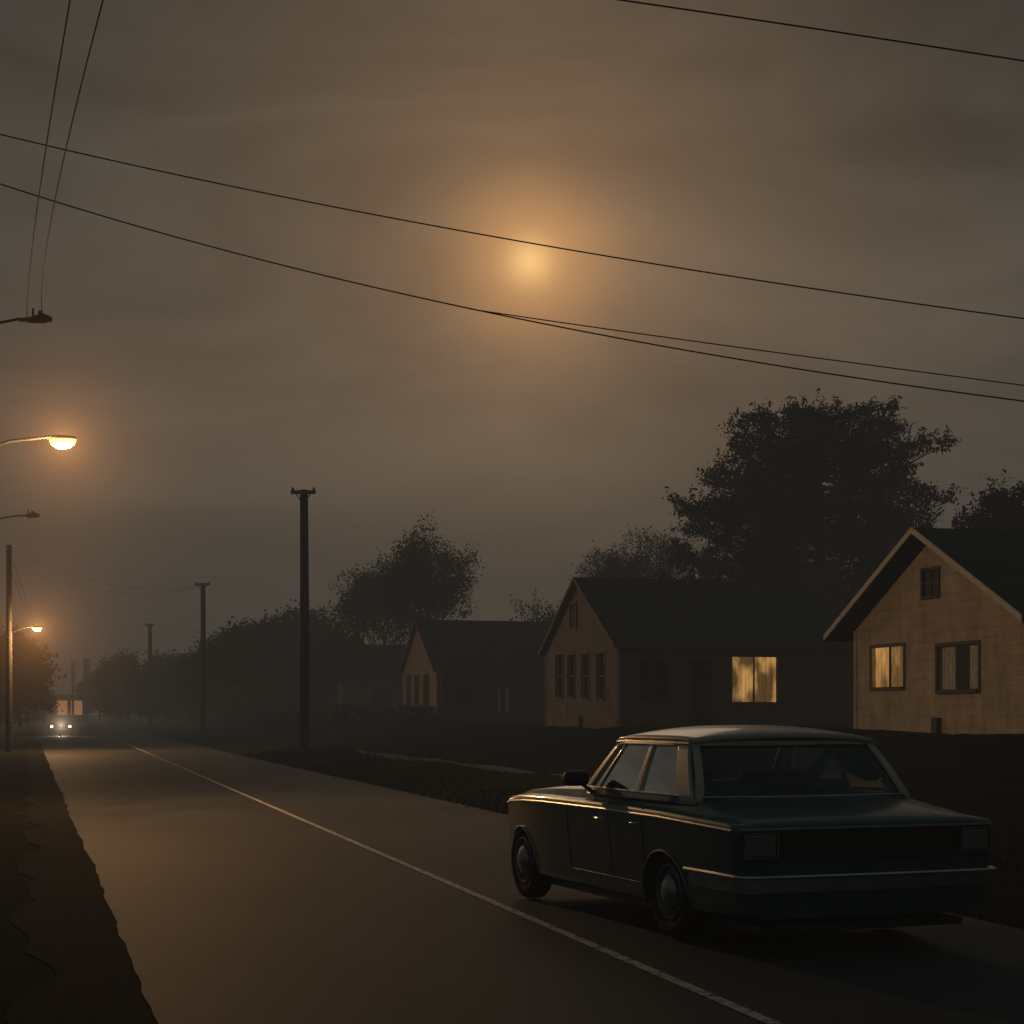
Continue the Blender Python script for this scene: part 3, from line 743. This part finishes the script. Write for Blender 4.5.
    for s in (-1, 1):
        for X in (.30, .90, 1.70):
            A.tube([(X, s*HW*.952, .37), (X, s*HW*.971, .54), (X, s*HW*.985, .66), (X, s*HW*.993, .76), (X, s*HW*.999, .82), (X, s*HW*1.001, .87), (X, s*HW*.985, .912), (X, s*HW*.935, .922)], .0035, 4)
        A.tube([(.42, s*HW*.951, .365), (1.70, s*HW*.951, .365)], .0035, 4)
    A.obj('door_seams', blackp, e)
    A = Acc()
    for s in (-1, 1):
        for X in (.36, .98):
            A.tube([(X, s*HW*.985, .80), (X+.02, s*(HW*.99+.02), .80), (X+.13, s*(HW*.99+.02), .80), (X+.15, s*HW*.985, .80)], .008, 6)
        A.tube([(X_, s*(half(X_)*1.0+.003), z_) for X_, z_ in ((-1.05, .835), (-.6, .850), (0, .868), (1, .876), (2.2, .872), (2.7, .86), (3.1, .835), (3.26, .81))], .009, 6)  # chrome strip added along the shoulder to give the crease a highlight
    A.obj('handles_highlight_strip', chrome, e, 50)
    for s in (-1, 1):
        A = Acc(); A.tube([(1.46, s*.88, .97), (1.44, s*1.0, 1.05)], .016, 6)
        y0, y1 = sorted((s*.94, s*1.15))
        o = mobj('door_mirror', *boxv(1.39, 1.49, y0, y1, 1.03, 1.15), blackp, e, 60)
        m = o.modifiers.new('b', 'BEVEL'); m.width = .045; m.segments = 4
        A.obj('mirror_stalk', blackp, e)
    for s in (-1, 1):
        A = Acc(); A.tube([(3.30, s*.68, .70), (3.335, s*.68, .70)], [.10, .085], 20); A.obj('headlight', head_on if lights else tailm, e, 40)
    box('grille', 3.315, 3.33, -.50, .50, .60, .78, blackp, e)
    A = Acc(); A.tube([(-.9, -.5, .20), (-1.12, -.5, .19)], .022, 10); A.obj('exhaust', metal_dark, e)
    return e
car('parked_car', 1.918+.075, 12.37+.02, math.atan2(.934, -.356))
dcar = 135
c2 = car('car', px(60, dcar), dcar, math.atan2(-math.cos(TH), math.sin(TH)+.02), True)
l = bpy.data.lights.new('headlight_beam', 'SPOT'); l.energy = 500; l.spot_size = math.radians(50); l.color = (1, .8, .55); l.shadow_soft_size = .1
lo = bpy.data.objects.new('headlight_beam', l); lo.location = (3.5, 0, .7); lo.rotation_euler = (0, math.radians(-88), 0); link(lo, c2)
halo_ball(c2, (3.8, 0, .8), halo_mat((1, .68, .42), .14, 2.6), 2.6)

# ------------------------------------------------------------ haze (absorbing volume, its own emission stands in for scattered sky light)
hz = box('haze', -260, 260, -25, 560, -3, 45, None)
m = bpy.data.materials.new('haze'); m.use_nodes = True; nt = m.node_tree; nt.nodes.clear()
out = nt.nodes.new('ShaderNodeOutputMaterial'); ab = nt.nodes.new('ShaderNodeVolumeAbsorption'); em = nt.nodes.new('ShaderNodeEmission'); ad = nt.nodes.new('ShaderNodeAddShader')
HD = .0034
ab.inputs['Color'].default_value = (0, 0, 0, 1); ab.inputs['Density'].default_value = HD
em.inputs[0].default_value = (.056, .049, .040, 1); em.inputs[1].default_value = HD
nt.links.new(ab.outputs[0], ad.inputs[0]); nt.links.new(em.outputs[0], ad.inputs[1]); nt.links.new(ad.outputs[0], out.inputs['Volume']); hz.data.materials.append(m)

# ------------------------------------------------------------ sky
SD = Vector((18/F, 1, 453/F)).normalized()
sel = math.asin(SD.z); saz = math.atan2(SD.x, SD.y)
w = bpy.data.worlds.new('World'); scene.world = w; w.use_nodes = True; nt = w.node_tree; nt.nodes.clear()
N = nt.nodes; Lk = nt.links
out = N.new('ShaderNodeOutputWorld'); bg = N.new('ShaderNodeBackground')
tc = N.new('ShaderNodeTexCoord'); sep = N.new('ShaderNodeSeparateXYZ'); Lk.new(tc.outputs['Generated'], sep.inputs[0])
def M(op, a, c=None):
    n = N.new('ShaderNodeMath'); n.operation = op
    for i, q in enumerate((a, c)):
        if q is None: continue
        if isinstance(q, (int, float)): n.inputs[i].default_value = q
        else: Lk.new(q, n.inputs[i])
    return n.outputs[0]
dot = N.new('ShaderNodeVectorMath'); dot.operation = 'DOT_PRODUCT'; Lk.new(tc.outputs['Generated'], dot.inputs[0]); dot.inputs[1].default_value = SD
t2 = M('MAXIMUM', M('MULTIPLY', M('SUBTRACT', 1.0, dot.outputs['Value']), 2.0), 0.0)
th = M('SQRT', t2)
base = ramp(nt, sep.outputs[2], [(0, (.060, .052, .042)), (.06, (.063, .056, .046)), (.2, (.056, .053, .044)), (.30, (.036, .040, .035)), (.38, (.018, .025, .024)), (.8, (.018, .034, .038))])
mp = N.new('ShaderNodeMapping'); mp.inputs['Scale'].default_value = (1, 1, 3.0); mp.inputs['Rotation'].default_value = (0, .4, 0); Lk.new(tc.outputs['Generated'], mp.inputs['Vector'])
cn = noise(nt, 3.4, 6, .5, mp.outputs[0], .9)
cr = ramp(nt, cn.outputs['Fac'], [(.32, .52), (.68, 1.42)])
cur = mult(nt, base.outputs[0], cr.outputs[0])
thd = M('MULTIPLY', th, M('ADD', 1.42, M('MULTIPLY', cn.outputs['Fac'], -.84)))
def addglow(cur, fac, col):
    cmb = N.new('ShaderNodeCombineColor')
    for i in range(3): Lk.new(M('MULTIPLY', fac, col[i]), cmb.inputs[i])
    a_ = N.new('ShaderNodeMix'); a_.data_type = 'RGBA'; a_.blend_type = 'ADD'; a_.inputs[0].default_value = 1
    Lk.new(cur, a_.inputs[6]); Lk.new(cmb.outputs[0], a_.inputs[7]); return a_.outputs[2]
def gexp(x, s): return M('EXPONENT', M('MULTIPLY', x, -1.0/s))
cur = addglow(cur, M('EXPONENT', M('MULTIPLY', t2, -1.0/(.0125**2))), (.60, .42, .16))
cur = addglow(cur, M('EXPONENT', M('MULTIPLY', M('MULTIPLY', thd, thd), -1.0/(.040**2))), (.50, .22, .05))
cur = addglow(cur, gexp(thd, .075), (.30, .140, .042))
cur = addglow(cur, gexp(thd, .18), (.125, .066, .032))
sk = N.new('ShaderNodeTexSky'); sk.sky_type = 'NISHITA'; sk.sun_disc = False; sk.sun_elevation = sel; sk.sun_rotation = saz; sk.dust_density = 4
skm = N.new('ShaderNodeMix'); skm.data_type = 'RGBA'; skm.blend_type = 'ADD'; skm.inputs[0].default_value = .0006
Lk.new(cur, skm.inputs[6]); Lk.new(sk.outputs[0], skm.inputs[7])
Lk.new(skm.outputs[2], bg.inputs['Color']); bg.inputs['Strength'].default_value = 1.0
Lk.new(bg.outputs[0], out.inputs['Surface'])

sl = bpy.data.lights.new('sun', 'SUN'); sl.energy = .08; sl.angle = math.radians(14); sl.color = (1, .75, .5)
so = bpy.data.objects.new('sun', sl); so.rotation_euler = (-SD).to_track_quat('-Z', 'Y').to_euler(); link(so)

cd = bpy.data.cameras.new('camera'); cd.sensor_width = 36; cd.lens = F/1024*36; cd.shift_y = (715-512)/1024; cd.clip_end = 4000
c = bpy.data.objects.new('camera', cd); c.location = (0, 0, H); c.rotation_euler = (math.radians(90), 0, 0); link(c); scene.camera = c
scene.view_settings.view_transform = 'Standard'; scene.view_settings.look = 'None'; scene.view_settings.exposure = 0
